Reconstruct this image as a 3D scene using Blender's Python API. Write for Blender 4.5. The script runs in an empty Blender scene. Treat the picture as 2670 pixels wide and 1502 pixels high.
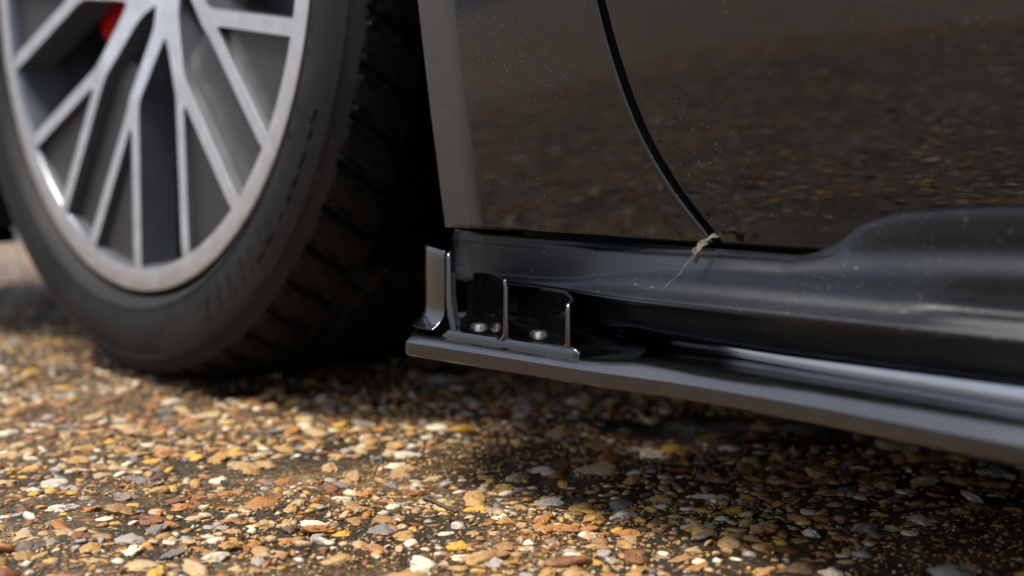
import bpy, bmesh, math, random
import numpy as np
from mathutils import Vector, Matrix
random.seed(7); rng = np.random.default_rng(11)
S = bpy.context.scene
COL = S.collection

# ------------------------------------------------------------------ camera
CAM = np.array([1.1074, -0.5440, 0.1960]); YAW = 0.8475; PIT = -0.0955; FPX = 3700.0; PW, PH = 2670.0, 1502.0
cam = bpy.data.cameras.new('camera'); co = bpy.data.objects.new('camera', cam); COL.objects.link(co)
co.location = CAM; co.rotation_euler = (math.pi/2 + PIT, 0, YAW)
cam.sensor_width = 36; cam.lens = 36*FPX/PW; cam.clip_start = .01; cam.clip_end = 500
cam.dof.use_dof = True; cam.dof.focus_distance = .765; cam.dof.aperture_fstop = 4.6; cam.dof.aperture_blades = 9
S.camera = co

# ------------------------------------------------------------------ light
SUN_EL, SUN_AZ = math.radians(67), math.radians(254)    # azimuth: direction the light comes FROM, measured from +X
sd = Vector((math.cos(SUN_EL)*math.cos(SUN_AZ), math.cos(SUN_EL)*math.sin(SUN_AZ), math.sin(SUN_EL)))
w = bpy.data.worlds.new('World'); S.world = w; w.use_nodes = True
nt = w.node_tree; nt.nodes.clear()
sky = nt.nodes.new('ShaderNodeTexSky'); sky.sky_type = 'NISHITA'; sky.sun_disc = False
sky.sun_elevation = SUN_EL; sky.sun_rotation = math.atan2(sd.x, sd.y); sky.dust_density = 4; sky.air_density = 1.2
mixw = nt.nodes.new('ShaderNodeMix'); mixw.data_type = 'RGBA'; mixw.inputs['Factor'].default_value = .62
# thin cloud with the standard overcast falloff: zenith three times as bright as the horizon
tcw = nt.nodes.new('ShaderNodeTexCoord'); spw = nt.nodes.new('ShaderNodeSeparateXYZ'); mrw = nt.nodes.new('ShaderNodeMapRange'); clw = nt.nodes.new('ShaderNodeVectorMath'); clw.operation = 'SCALE'
clw.inputs[0].default_value = (11.0, 12.3, 15.5); mrw.inputs[1].default_value = 0; mrw.inputs[2].default_value = 1; mrw.inputs[3].default_value = .33; mrw.inputs[4].default_value = 1
nt.links.new(tcw.outputs['Generated'], spw.inputs[0]); nt.links.new(spw.outputs['Z'], mrw.inputs[0]); nt.links.new(mrw.outputs[0], clw.inputs['Scale']); nt.links.new(clw.outputs[0], mixw.inputs['B'])
bg = nt.nodes.new('ShaderNodeBackground'); bg.inputs['Strength'].default_value = .10
out = nt.nodes.new('ShaderNodeOutputWorld')
nt.links.new(sky.outputs[0], mixw.inputs['A']); nt.links.new(mixw.outputs['Result'], bg.inputs[0]); nt.links.new(bg.outputs[0], out.inputs[0])
sl = bpy.data.lights.new('sun', 'SUN'); sl.energy = 4.6; sl.angle = math.radians(18); sl.color = (1, .93, .82)
so = bpy.data.objects.new('sun', sl); COL.objects.link(so); so.rotation_euler = (-sd).to_track_quat('-Z', 'Y').to_euler(); so.location = (0, -2, 3)
S.view_settings.view_transform = 'Standard'; S.view_settings.look = 'None'; S.view_settings.exposure = 0.32; S.view_settings.gamma = 1
S.render.engine = 'CYCLES'; S.render.resolution_x = 1024; S.render.resolution_y = 576
S.cycles.max_bounces = 8; S.cycles.glossy_bounces = 5; S.cycles.diffuse_bounces = 3

# ------------------------------------------------------------------ material helpers
class NT:
    def __init__(s, name):
        s.m = bpy.data.materials.new(name); s.m.use_nodes = True; s.t = s.m.node_tree
        s.b = s.t.nodes['Principled BSDF']; s.tc = s.t.nodes.new('ShaderNodeTexCoord')
    def n(s, ty, **kw):
        o = s.t.nodes.new(ty)
        for k, v in kw.items(): setattr(o, k, v)
        return o
    def link(s, a, b): s.t.links.new(a, b)
    def set(s, **kw):
        for k, v in kw.items():
            k = k.replace('_', ' ')
            if k in s.b.inputs: s.b.inputs[k].default_value = v
            else: raise KeyError(k)
        return s
    def noise(s, scale, detail=4, rough=.55, vec=None, out='Fac'):
        o = s.n('ShaderNodeTexNoise'); o.inputs['Scale'].default_value = scale; o.inputs['Detail'].default_value = detail; o.inputs['Roughness'].default_value = rough
        s.link(vec or s.tc.outputs['Object'], o.inputs['Vector']); return o.outputs[out]
    def voro(s, scale, feature='F1', out='Distance', vec=None, rand=1):
        o = s.n('ShaderNodeTexVoronoi', feature=feature); o.inputs['Scale'].default_value = scale; o.inputs['Randomness'].default_value = rand
        s.link(vec or s.tc.outputs['Object'], o.inputs['Vector']); return o.outputs[out]
    def ramp(s, fac, stops, interp='LINEAR'):
        o = s.n('ShaderNodeValToRGB'); o.color_ramp.interpolation = interp
        e = o.color_ramp.elements
        while len(e) < len(stops): e.new(.5)
        for i, (p, c) in enumerate(stops):
            e[i].position = p; e[i].color = (*c, 1) if len(c) == 3 else c
        s.link(fac, o.inputs[0]); return o.outputs[0]
    def rng(s, fac, a, b, c, d):
        o = s.n('ShaderNodeMapRange'); 
        for i, v in enumerate((a, b, c, d)): o.inputs[i+1].default_value = v
        s.link(fac, o.inputs[0]); return o.outputs[0]
    def mix(s, fac, a, b, blend='MIX'):
        o = s.n('ShaderNodeMix', data_type='RGBA', blend_type=blend)
        for v, k in ((fac, 'Factor'), (a, 'A'), (b, 'B')):
            if isinstance(v, (int, float)): o.inputs[k].default_value = v
            elif isinstance(v, tuple): o.inputs[k].default_value = (*v, 1)
            else: s.link(v, o.inputs[k])
        return o.outputs['Result']
    def math(s, op, a, b=0.0):
        o = s.n('ShaderNodeMath', operation=op)
        for i, v in enumerate((a, b)):
            if isinstance(v, (int, float)): o.inputs[i].default_value = v
            else: s.link(v, o.inputs[i])
        return o.outputs[0]
    def bump(s, h, dist, strength=1.0, nrm=None):
        o = s.n('ShaderNodeBump'); o.inputs['Distance'].default_value = dist; o.inputs['Strength'].default_value = strength
        s.link(h, o.inputs['Height'])
        if nrm: s.link(nrm, o.inputs['Normal'])
        return o.outputs[0]
    def to(s, sock, inp): s.link(sock, s.b.inputs[inp]); return s

def specks(M, scale, thr, seedoff=0.0):
    """sparse dust specks: mask 0..1"""
    mp = M.n('ShaderNodeMapping'); mp.inputs['Location'].default_value = (seedoff, seedoff*.7, seedoff*.3)
    M.link(M.tc.outputs['Object'], mp.inputs['Vector'])
    v = M.n('ShaderNodeTexVoronoi'); v.inputs['Scale'].default_value = scale; M.link(mp.outputs[0], v.inputs['Vector'])
    d = M.math('LESS_THAN', v.outputs['Distance'], thr)
    sep = M.n('ShaderNodeSeparateColor'); M.link(v.outputs['Color'], sep.inputs[0])
    return M.math('MULTIPLY', d, M.math('GREATER_THAN', sep.outputs[0], .80))

def mat_paint():
    M = NT('car_paint').set(Roughness=.03, IOR=1.66, Metallic=0.0)
    n = M.noise(14, 5, .6)
    base = M.mix(M.rng(n, .35, .75, 0, 1), (.0022, .0021, .0021), (.0050, .0046, .0042))
    s1 = specks(M, 420, .16); s2 = specks(M, 170, .06, 3.3); s3 = specks(M, 900, .22, 7.1)
    dn = M.rng(M.noise(9, 3), .38, .62, 0, 1)
    dust = M.math('MINIMUM', M.math('ADD', M.math('MULTIPLY', M.math('ADD', s1, M.math('MULTIPLY', s3, .5)), dn), s2), 1)
    c = M.mix(M.math('MULTIPLY', dust, .28), base, (.34, .31, .27))
    M.to(c, 'Base Color')
    film = M.rng(M.noise(30, 6, .65), .3, .8, .012, .035)
    M.to(M.mix(M.math('MULTIPLY', dust, .8), film, (.6, .6, .6)), 'Roughness')
    M.to(M.bump(M.noise(26, 2), .0003, .12), 'Normal')
    return M.m
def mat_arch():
    M = NT('arch_edge_sheen').set(Roughness=.34, IOR=1.6)  # dusty edge; paler base carries the turned facet's brighter ground reflection
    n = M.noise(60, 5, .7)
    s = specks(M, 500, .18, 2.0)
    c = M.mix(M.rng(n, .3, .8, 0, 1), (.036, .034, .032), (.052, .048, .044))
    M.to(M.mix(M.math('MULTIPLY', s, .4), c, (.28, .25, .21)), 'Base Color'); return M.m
def mat_gloss(name='gloss_black', rough=.07, drops=True, base=.0022, ior=2.15):
    M = NT(name).set(Roughness=rough, IOR=ior)
    s = specks(M, 1100, .20, 1.7); dn = M.rng(M.noise(45, 3), .46, .60, 0, 1)
    s2 = specks(M, 420, .10, 5.0)
    k = M.math('MINIMUM', M.math('ADD', M.math('MULTIPLY', s, dn), M.math('MULTIPLY', s2, .7)), 1)
    M.to(M.mix(M.math('MULTIPLY', k, .35), (base, base, base*1.05), (.33, .33, .36)), 'Base Color')
    if drops:
        h = M.math('MULTIPLY', M.rng(M.voro(1500), 0, .45, 1, 0), M.rng(M.noise(40, 3), .45, .6, 0, 1))
        M.to(M.bump(h, .00018, .28), 'Normal')
        M.to(M.rng(M.noise(300, 4), .35, .75, rough*.85, rough*1.2), 'Roughness')
    return M.m
def mat_satin():
    M = NT('grained_black_plastic').set(Roughness=.36, IOR=1.48)
    s2 = specks(M, 210, .085, 4.0); s3 = specks(M, 700, .15, 9.0)
    dn = M.rng(M.noise(11, 3), .5, .65, 0, 1)
    k = M.math('MINIMUM', M.math('ADD', s2, M.math('MULTIPLY', s3, dn)), 1)
    cl = M.mix(M.rng(M.noise(22, 5, .6), .35, .7, 0, 1), (.0035, .0045, .0072), (.0068, .0082, .0120))
    M.to(M.mix(M.math('MULTIPLY', k, .7), cl, (.42, .40, .36)), 'Base Color')
    M.to(M.rng(M.noise(35, 4), .3, .7, .30, .40), 'Roughness')
    g = M.math('ADD', M.voro(1900, 'SMOOTH_F1'), M.math('MULTIPLY', M.noise(2600, 2), .5))
    M.to(M.bump(g, .00022, .55), 'Normal'); return M.m
def mat_rubber(name, dusty=.5, base=(.018, .0175, .017), rough=.62):
    M = NT(name).set(Roughness=rough, IOR=1.36)
    n = M.rng(M.noise(18, 6, .65), .38, .72, 0, 1)
    s = specks(M, 300, .16, 2.2); s2 = specks(M, 130, .07, 6.2)
    c = M.mix(M.math('MULTIPLY', n, dusty), base, (.075, .068, .060))
    k = M.math('MINIMUM', M.math('ADD', M.math('MULTIPLY', s, M.rng(M.noise(25, 2), .40, .52, 0, 1)), s2), 1)
    M.to(M.mix(M.math('MULTIPLY', k, max(.4, dusty)), c, (.22, .18, .13)), 'Base Color')
    M.to(M.bump(M.noise(420, 4), .0005, .35), 'Normal')
    return M.m
def mat_plain(name, col, rough=.5, metal=0.0, var=.25, scale=40, ior=1.5, bump=0):
    M = NT(name).set(Roughness=rough, Metallic=metal, IOR=ior)
    n = M.rng(M.noise(scale, 5, .6), .3, .7, 1-var, 1+var)
    vm = M.n('ShaderNodeVectorMath', operation='SCALE'); vm.inputs[0].default_value = col; M.link(n, vm.inputs['Scale'])
    M.to(vm.outputs[0], 'Base Color')
    M.to(M.rng(M.noise(scale*2, 3), .3, .7, rough*.85, min(1, rough*1.15)), 'Roughness')
    if bump: M.to(M.bump(M.noise(scale*6, 3), bump, .6), 'Normal')
    return M.m
STONES = [(0.00, (.80, .70, .52)), (.07, (.52, .37, .19)), (.21, (.36, .33, .30)), (.28, (.46, .27, .095)), (.42, (.40, .165, .040)), (.53, (.64, .36, .055)),
          (.59, (.22, .085, .028)), (.68, (.66, .58, .46)), (.74, (.19, .175, .165)), (.79, (.34, .185, .075)), (.89, (.10, .058, .028)), (.94, (.42, .26, .12))]
def mat_stone(name, per_object):
    M = NT(name).set(Roughness=.42, IOR=1.5)
    if per_object:
        o = M.n('ShaderNodeAttribute', attribute_name='rnd', attribute_type='OBJECT'); rnd = o.outputs['Fac']
    else:
        o = M.n('ShaderNodeAttribute', attribute_name='rnd'); rnd = o.outputs['Fac']
    g = M.n('ShaderNodeNewGeometry')
    c1 = M.ramp(rnd, STONES, 'CONSTANT')
    r2 = M.math('FRACT', M.math('MULTIPLY', rnd, 7.31)); r3 = M.math('FRACT', M.math('MULTIPLY', rnd, 23.7))
    c2 = M.ramp(r2, STONES, 'CONSTANT')
    pos = g.outputs['Position']
    n1 = M.noise(110, 4, .6, pos); n2 = M.noise(420, 4, .7, pos)
    two = M.math('MULTIPLY', M.rng(n1, .50, .58, 0, 1), M.rng(r3, .45, .55, 0, .8))
    c = M.mix(two, c1, c2)
    c = M.mix(M.rng(n2, .30, .75, .0, .55), c, (.62, .50, .34), 'MULTIPLY')
    c = M.mix(M.math('MULTIPLY', M.rng(M.noise(900, 3, .6, pos), .56, .66, 0, 1), .4), c, (.10, .07, .045))
    M.to(c, 'Base Color')
    M.to(M.rng(n2, .3, .7, .26, .60), 'Roughness')
    M.to(M.bump(n2, .0020, .7), 'Normal')
    return M.m
def mat_ground():
    M = NT('wet_aggregate_concrete').set(IOR=1.45)
    g = M.n('ShaderNodeNewGeometry'); pos = g.outputs['Position']
    big = M.noise(7, 5, .6, pos)
    crust = M.math('ADD', M.math('MULTIPLY', big, .55), M.math('MULTIPLY', M.noise(75, 8, .72, pos), .45))
    mortar = M.ramp(crust, [(.38, (.010, .0065, .0030)), (.49, (.028, .018, .0075)), (.57, (.090, .054, .021)), (.68, (.24, .15, .065))])
    v = M.n('ShaderNodeTexVoronoi'); v.inputs['Scale'].default_value = 330; M.link(pos, v.inputs['Vector'])
    sep = M.n('ShaderNodeSeparateColor'); M.link(v.outputs['Color'], sep.inputs[0])
    grain = M.ramp(sep.outputs[0], [(0, (.30, .19, .085)), (.35, (.42, .30, .15)), (.6, (.22, .12, .05)), (.85, (.50, .42, .30))], 'CONSTANT')
    gm = M.math('MULTIPLY', M.math('LESS_THAN', v.outputs['Distance'], .42), M.math('GREATER_THAN', sep.outputs[1], .35))
    c = M.mix(M.math('MULTIPLY', gm, M.rng(big, .40, .62, .05, .50)), mortar, grain)
    # beyond the built stones the pattern carries on as colour only
    v2 = M.n('ShaderNodeTexVoronoi'); v2.inputs['Scale'].default_value = 100; M.link(pos, v2.inputs['Vector'])
    sp2 = M.n('ShaderNodeSeparateColor'); M.link(v2.outputs['Color'], sp2.inputs[0])
    far = M.ramp(sp2.outputs[0], STONES, 'CONSTANT')
    ln = M.n('ShaderNodeVectorMath', operation='DISTANCE'); M.link(pos, ln.inputs[0]); ln.inputs[1].default_value = (.6, -.3, 0)
    fm = M.math('MULTIPLY', M.rng(ln.outputs['Value'], 1.75, 2.3, 0, 1), M.math('LESS_THAN', v2.outputs['Distance'], .43))
    c = M.mix(fm, c, far)
    M.to(c, 'Base Color'); M.to(M.rng(M.noise(16, 4, .6, pos), .35, .65, .22, .70), 'Roughness')
    h = M.math('ADD', M.noise(230, 6, .65, pos), M.math('MULTIPLY', M.rng(v.outputs['Distance'], 0, .5, 1, 0), .5))
    M.to(M.bump(h, .0022, .8), 'Normal')
    return M.m

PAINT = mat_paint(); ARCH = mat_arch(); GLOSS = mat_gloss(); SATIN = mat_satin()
LIPM = mat_gloss('gloss_black_wet', .17, True, .0022, 2.0)
TYRE = mat_rubber('tyre_sidewall_rubber', .12, (.0052, .0050, .0050), .68); TREAD = mat_rubber('tyre_tread_rubber', .02, (.0016, .0016, .0018), .75)
DARKR = mat_rubber('tyre_emboss_rubber', .10, (.011, .0105, .011), .5)
SILVER = mat_plain('machined_alloy', (.70, .69, .69), .47, 1.0, .05, 60)
GREYM = mat_plain('grey_wheel_paint', (.13, .14, .16), .34, .5, .12, 30)
INS = mat_plain('grey_wheel_insert', (.030, .028, .027), .45, .1, .15, 25)
DARK = mat_plain('black_underbody', (.008, .008, .009), .7, 0, .4, 20)
LINER = mat_plain('black_felt_liner', (.0022, .0022, .0023), 1.0, 0, .4, 60, bump=.002, ior=1.1)
SEAL = mat_plain('black_rubber_seal', (.007, .007, .0075), .38, 0, .2, 50)
DISC = mat_plain('brake_disc_steel', (.10, .10, .105), .4, .8, .2, 40)
RED = mat_plain('red_caliper_paint', (.55, .008, .010), .3, 0, .08, 30)
BOLT = mat_plain('bright_plastic_bolt', (.045, .042, .052), .28, .5, .15, 300, bump=.0003)
STRIP = mat_plain('sky_sheen_silver', (.62, .64, .68), .16, 1.0, .04, 20)  # silvered to give the white sky reflection of the gloss-black upstand
GLASS = mat_plain('dark_window_glass', (.006, .007, .008), .03, 0, .05, 10)
STONE_I = mat_stone('flint_stone', True); STONE_B = mat_stone('flint_stones_bulk', False); GROUND = mat_ground()
WEB = mat_plain('dry_web_fibre', (.23, .19, .14), .8, 0, .6, 700, bump=.0006)
BARK = mat_plain('twig_bark', (.055, .032, .022), .55, 0, .4, 200, bump=.0006)

# ------------------------------------------------------------------ object helpers
def link(name, me, mat, parent=None, loc=None):
    o = bpy.data.objects.new(name, me); COL.objects.link(o)
    if mat is not None:
        for m in (mat if isinstance(mat, (list, tuple)) else [mat]): me.materials.append(m)
    if parent is not None:
        o.parent = parent
        o.location = loc if loc is not None else (-parent.location if parent.type == 'EMPTY' else (0, 0, 0))
    elif loc is not None: o.location = loc
    return o
def mesh(name, v, f, smooth=35):
    me = bpy.data.meshes.new(name); me.from_pydata([tuple(map(float, p)) for p in v], [], [tuple(map(int, q)) for q in f]); me.validate()
    bm = bmesh.new(); bm.from_mesh(me); bmesh.ops.remove_doubles(bm, verts=bm.verts, dist=1e-6); bmesh.ops.recalc_face_normals(bm, faces=bm.faces); bm.to_mesh(me); bm.free()
    if smooth:
        me.polygons.foreach_set('use_smooth', [True]*len(me.polygons)); me.set_sharp_from_angle(angle=math.radians(smooth))
    me.update(); return me
def grid_faces(nu, nv, off=0, wrap=False):
    return [(off+i*nv+j, off+i*nv+(j+1) % nv, off+((i+1))*nv+(j+1) % nv, off+(i+1)*nv+j) for i in range(nu-1) for j in range(nv if wrap else nv-1)]
def loft(secs, closed=False, caps=False):
    nu, nv = len(secs), len(secs[0]); v = [p for s in secs for p in s]; f = grid_faces(nu, nv, 0, closed)
    if caps: f += [tuple(range(nv-1, -1, -1)), tuple((nu-1)*nv+j for j in range(nv))]
    return v, f
def solid(o, th, bev=.0015, seg=3, off=-1, ang=50):
    s = o.modifiers.new('solidify', 'SOLIDIFY'); s.thickness = th; s.offset = off
    if bev: bevel(o, bev, seg, ang)
def bevel(o, wd, seg=2, ang=40):
    b = o.modifiers.new('bevel', 'BEVEL'); b.width = wd; b.segments = seg; b.limit_method = 'ANGLE'; b.angle_limit = math.radians(ang); b.harden_normals = False
def catmull(P, n):
    P = np.array(P, float); Q = np.vstack([2*P[0]-P[1], P, 2*P[-1]-P[-2]]); o = []
    for i in range(1, len(Q)-2):
        for t in np.linspace(0, 1, n, endpoint=False):
            a, b, c, d = Q[i-1], Q[i], Q[i+1], Q[i+2]
            o.append(.5*((2*b)+(-a+c)*t+(2*a-5*b+4*c-d)*t*t+(-a+3*b-3*c+d)*t**3))
    o.append(P[-1]); return np.array(o)
_pc = {}
def smooth_interp(x, xs, ys):
    """monotone cubic interpolation (no overshoot), tabulated once for each set of knots"""
    key = (tuple(xs), tuple(ys))
    if key not in _pc:
        X, Y = np.array(xs, float), np.array(ys, float); h = np.diff(X); d = np.diff(Y)/h; m = np.zeros(len(X)); m[0], m[-1] = d[0], d[-1]
        for i in range(1, len(X)-1):
            if d[i-1]*d[i] > 0:
                w1, w2 = 2*h[i]+h[i-1], h[i]+2*h[i-1]; m[i] = (w1+w2)/(w1/d[i-1]+w2/d[i])
        gx_ = np.unique(np.concatenate([np.linspace(X[i], X[i+1], 40) for i in range(len(h))])); k = np.clip(np.searchsorted(X, gx_)-1, 0, len(h)-1); t = (gx_-X[k])/h[k]
        gy_ = Y[k]*(2*t**3-3*t**2+1)+h[k]*m[k]*(t**3-2*t**2+t)+Y[k+1]*(-2*t**3+3*t**2)+h[k]*m[k+1]*(t**3-t**2)
        _pc[key] = (gx_, gy_)
    return float(np.interp(x, *_pc[key]))
def tube(path, r, n=8):
    P = [Vector(p) for p in path]; secs = []
    for i, p in enumerate(P):
        t = (P[min(i+1, len(P)-1)]-P[max(i-1, 0)]).normalized(); a = t.orthogonal().normalized() if i == 0 else (a - t*a.dot(t)).normalized()
        b = t.cross(a); ri = r[i] if hasattr(r, '__len__') else r
        secs.append([p+(a*math.cos(k*2*math.pi/n)+b*math.sin(k*2*math.pi/n))*ri for k in range(n)])
    return loft(secs, True, True)
def revolve(prof, n, a0=0, a1=2*math.pi):
    """profile of (y, r) about the wheel axis (local Y)"""
    full = abs(a1-a0-2*math.pi) < 1e-6; m = n if full else n+1
    v = [(r*math.sin(a0+(a1-a0)*i/n), y, -r*math.cos(a0+(a1-a0)*i/n)) for i in range(m) for (y, r) in prof]
    k = len(prof); f = []
    for i in range(n):
        i2 = (i+1) % m
        f += [(i*k+j, i*k+j+1, i2*k+j+1, i2*k+j) for j in range(k-1)]
    return v, f

def project(P):
    """world points -> source-photo pixels, depth (used to pick the stones that show largest)"""
    P = np.atleast_2d(P)-CAM
    fw = np.array([-math.sin(YAW)*math.cos(PIT), math.cos(YAW)*math.cos(PIT), math.sin(PIT)])
    r = np.array([math.cos(YAW), math.sin(YAW), 0]); u = np.cross(r, fw); z = P@fw
    return PW/2+FPX*(P@r)/z, PH/2-FPX*(P@u)/z, z

# ================================================================== GROUND
def axis(lo, hi, step, far):
    a = list(np.arange(lo, hi+1e-6, step)); d = step; x = hi; R = []
    while x < far: d *= 1.35; x += d; R.append(x)
    d = step; x = lo; L = []
    while x > -far: d *= 1.35; x -= d; L.append(x)
    return np.array(L[::-1]+a+R)
from mathutils import noise as mnoise
def ground_h(x, y):
    return .0007*math.sin(x*41+1.3*math.sin(y*37))+.0007*math.sin(y*53+1.7*math.sin(x*29+1))+.0004*math.sin(x*131+y*97)-.0012
gx, gy = axis(-1.0, 1.9, .0125, 250), axis(-1.3, .9, .0125, 250)
gv = [(x, y, ground_h(x, y) if -1 < x < 1.9 and -1.3 < y < .9 else -.0012) for x in gx for y in gy]
gme = bpy.data.meshes.new('ground'); gme.from_pydata(gv, [], grid_faces(len(gx), len(gy))); gme.polygons.foreach_set('use_smooth', [True]*len(gme.polygons))
ground = link('ground', gme, GROUND); ground['kind'] = 'structure'; ground['label'] = 'exposed aggregate concrete drive of wet flint gravel'

# stone shapes -------------------------------------------------------
def stone_shape(seed, chip, lod, sub=2):
    r = random.Random(seed); bm = bmesh.new()
    if chip and lod:                            # broken flint: a faceted lump with nibbled edges
        bmesh.ops.create_icosphere(bm, subdivisions=sub, radius=1)
        pl = [(Vector((r.gauss(0, 1), r.gauss(0, 1), r.gauss(0, 1))).normalized(), r.uniform(.48, .92)) for _ in range(8)]; o = Vector((r.random()*50, 3, 0))
        for v in bm.verts:
            d = v.co.normalized(); k = min([1.1]+[h_/max(d.dot(n_), 1e-3) for n_, h_ in pl if d.dot(n_) > .05])
            v.co = d*k*(1+.30*mnoise.noise(d*1.6+o)+.20*mnoise.noise(d*3.7+o)+(.09*mnoise.noise(d*9+o) if sub > 2 else 0))
    elif chip:
        for _ in range(9):
            d = Vector((r.gauss(0, 1), r.gauss(0, 1), r.gauss(0, 1))).normalized()
            p = 5.0; k = (abs(d.x)**p+abs(d.y)**p+abs(d.z)**p)**(-1/p)
            bm.verts.new(d*k*r.uniform(.72, 1.0))
        bmesh.ops.convex_hull(bm, input=bm.verts)
        for v in [v for v in bm.verts if not v.link_faces]: bm.verts.remove(v)
    else:
        bmesh.ops.create_icosphere(bm, subdivisions=sub if lod else 1, radius=1)
        o = Vector((r.random()*50, 0, 0))
        for v in bm.verts: v.co *= 1+.38*mnoise.noise(v.co*.9+o)+(.16*mnoise.noise(v.co*2.3+o) if lod else 0)
    sx, sy, sz = r.uniform(.9, 1.6), r.uniform(.62, 1.0), r.uniform(.45, .75)
    for v in bm.verts: v.co = Vector((v.co.x*sx, v.co.y*sy, v.co.z*sz))
    bmesh.ops.recalc_face_normals(bm, faces=bm.faces); bmesh.ops.triangulate(bm, faces=bm.faces)
    me = bpy.data.meshes.new('stone'); bm.to_mesh(me); bm.free()
    me.polygons.foreach_set('use_smooth', [not chip]*len(me.polygons))
    if chip and lod:
        me.polygons.foreach_set('use_smooth', [True]*len(me.polygons)); me.set_sharp_from_angle(angle=math.radians(21))
    return me
HI = [stone_shape(100+i, i % 8 != 0, True) for i in range(24)]
HI3 = [stone_shape(100+i, i % 8 != 0, True, 3) for i in range(24)]
LO = [stone_shape(300+i, i % 4 != 0, False) for i in range(16)]
def arr(me):
    v = np.empty(len(me.vertices)*3, 'f4'); me.vertices.foreach_get('co', v)
    t = np.empty(len(me.polygons)*3, 'i4'); me.polygons.foreach_get('vertices', t); return v.reshape(-1, 3), t.reshape(-1, 3)
HIA, LOA = [arr(m) for m in HI], [arr(m) for m in LO]

# scatter: dart throwing on a hash grid ------------------------------
cell = .0135; occ = {}; P = []
NT_ = 260000
cx = rng.uniform(-1.2, 1.9, NT_); cy = rng.uniform(-2.3, .7, NT_)
rad = np.clip(rng.lognormal(math.log(.0027), .52, NT_), .0014, .0082)
order = np.argsort(-rad)
for i in order:
    x, y, r = cx[i], cy[i], rad[i]
    if mnoise.noise((x*6, y*6, 9.1)) < -.32 and r < .007: continue
    gi, gj = int(x/cell), int(y/cell); ok = True; rr = 1
    for a in range(gi-rr, gi+rr+1):
        for b in range(gj-rr, gj+rr+1):
            q = occ.get((a, b))
            if q:
                for (qx, qy, qr) in q:
                    if (qx-x)**2+(qy-y)**2 < (.70*(qr+r))**2: ok = False; break
            if not ok: break
        if not ok: break
    if ok:
        occ.setdefault((gi, gj), []).append((x, y, r)); P.append((x, y, r))
P.append((.612, -.164, .030))      # the big orange flint that lies closest
P = np.array(P)
u, v_, z = project(np.column_stack([P[:, 0], P[:, 1], np.full(len(P), .003)]))
inview = (z > .1) & (u > -140) & (u < PW+140) & (v_ > 0) & (v_ < PH+140)
size = np.where(inview & (u > 0) & (u < PW) & (v_ < PH+20) & (P[:, 1] < .30), P[:, 2]*FPX/np.maximum(z, .1), 0)
# stones hidden by tyre or under the dark sill do not count as shown
top300 = set(np.argsort(-size)[:300].tolist())
rot = rng.uniform(0, 2*math.pi, len(P)); tx = rng.normal(0, .16, len(P)); ty = rng.normal(0, .16, len(P)); sink = rng.uniform(-1.0, .15, len(P))
kind = rng.integers(0, 24, len(P)); rnd = rng.random(len(P)); rnd[-1] = .40
bulkV, bulkF, bulkR, off = [], [], [], 0
for i in range(len(P)):
    x, y, r = P[i]; flat = .62 if r > .009 else .8
    M = Matrix.Rotation(rot[i], 3, 'Z') @ Matrix.Rotation(tx[i], 3, 'X') @ Matrix.Rotation(ty[i], 3, 'Y')
    zc = ground_h(x, y)+r*.5*flat*(sink[i]) + .0004
    if i in top300:
        o = bpy.data.objects.new('stone', HI3[kind[i]]); COL.objects.link(o); o.parent = ground
        o.location = (x, y, zc); o.rotation_euler = M.to_euler(); o.scale = (r, r, r*flat); o['rnd'] = float(rnd[i])
        if not HI3[kind[i]].materials: HI3[kind[i]].materials.append(STONE_I)
    else:
        V, T = HIA[kind[i]] if inview[i] and z[i] < 1.15 and r > .0029 else LOA[kind[i] % 16]
        A = np.array(M)@np.diag([r, r, r*flat])
        bulkV.append(V@A.T+np.array([x, y, zc])); bulkF.append(T+off); bulkR.append(np.full(len(V), rnd[i], 'f4')); off += len(V)
# fine chippings between the stones, where the lens is sharp enough to tell them
n = 30000; th = rng.random(n)
fx = rng.uniform(-.15, .95, n); fy = rng.uniform(-.36, .26, n)
fu, fv, fz = project(np.column_stack([fx, fy, np.zeros(n)])); ok = (fu > -40) & (fu < PW+40) & (fv < PH+60) & (fz > .3)
octv = np.array([(1, 0, 0), (-1, 0, 0), (0, 1, 0), (0, -1, 0), (0, 0, 1), (0, 0, -1)], 'f4'); octf = np.array([(0, 2, 4), (2, 1, 4), (1, 3, 4), (3, 0, 4), (2, 0, 5), (1, 2, 5), (3, 1, 5), (0, 3, 5)])
for i in np.nonzero(ok)[0]:
    if mnoise.noise((fx[i]*11, fy[i]*11, 4.4)) < .02: continue
    r = rng.uniform(.0006, .0024)*rng.uniform(.6, 1); a = rng.uniform(0, 6.28); c, s = math.cos(a), math.sin(a)
    V = octv*np.array([r*rng.uniform(.7, 1.7), r*rng.uniform(.6, 1.1), r*rng.uniform(.4, .9)]) ; V = V*rng.uniform(.7, 1.25, (6, 1))
    V = np.column_stack([V[:, 0]*c-V[:, 1]*s, V[:, 0]*s+V[:, 1]*c, V[:, 2]+V[:, 0]*.25])
    bulkV.append(V+np.array([fx[i], fy[i], ground_h(fx[i], fy[i])+.0003])); bulkF.append(octf+off); bulkR.append(np.full(6, rng.choice([.12, .32, .34, .45, .62, .82, .84, .91, .96, .97]), 'f4')); off += 6
BV, BF, BR = np.vstack(bulkV).astype('f4'), np.vstack(bulkF).astype('i4'), np.concatenate(bulkR)
bme = bpy.data.meshes.new('gravel'); bme.vertices.add(len(BV)); bme.vertices.foreach_set('co', BV.ravel())
bme.loops.add(len(BF)*3); bme.loops.foreach_set('vertex_index', BF.ravel()); bme.polygons.add(len(BF)); bme.polygons.foreach_set('loop_start', np.arange(0, len(BF)*3, 3, dtype='i4'))
bme.update(); bme.attributes.new('rnd', 'FLOAT', 'POINT').data.foreach_set('value', BR)
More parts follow.
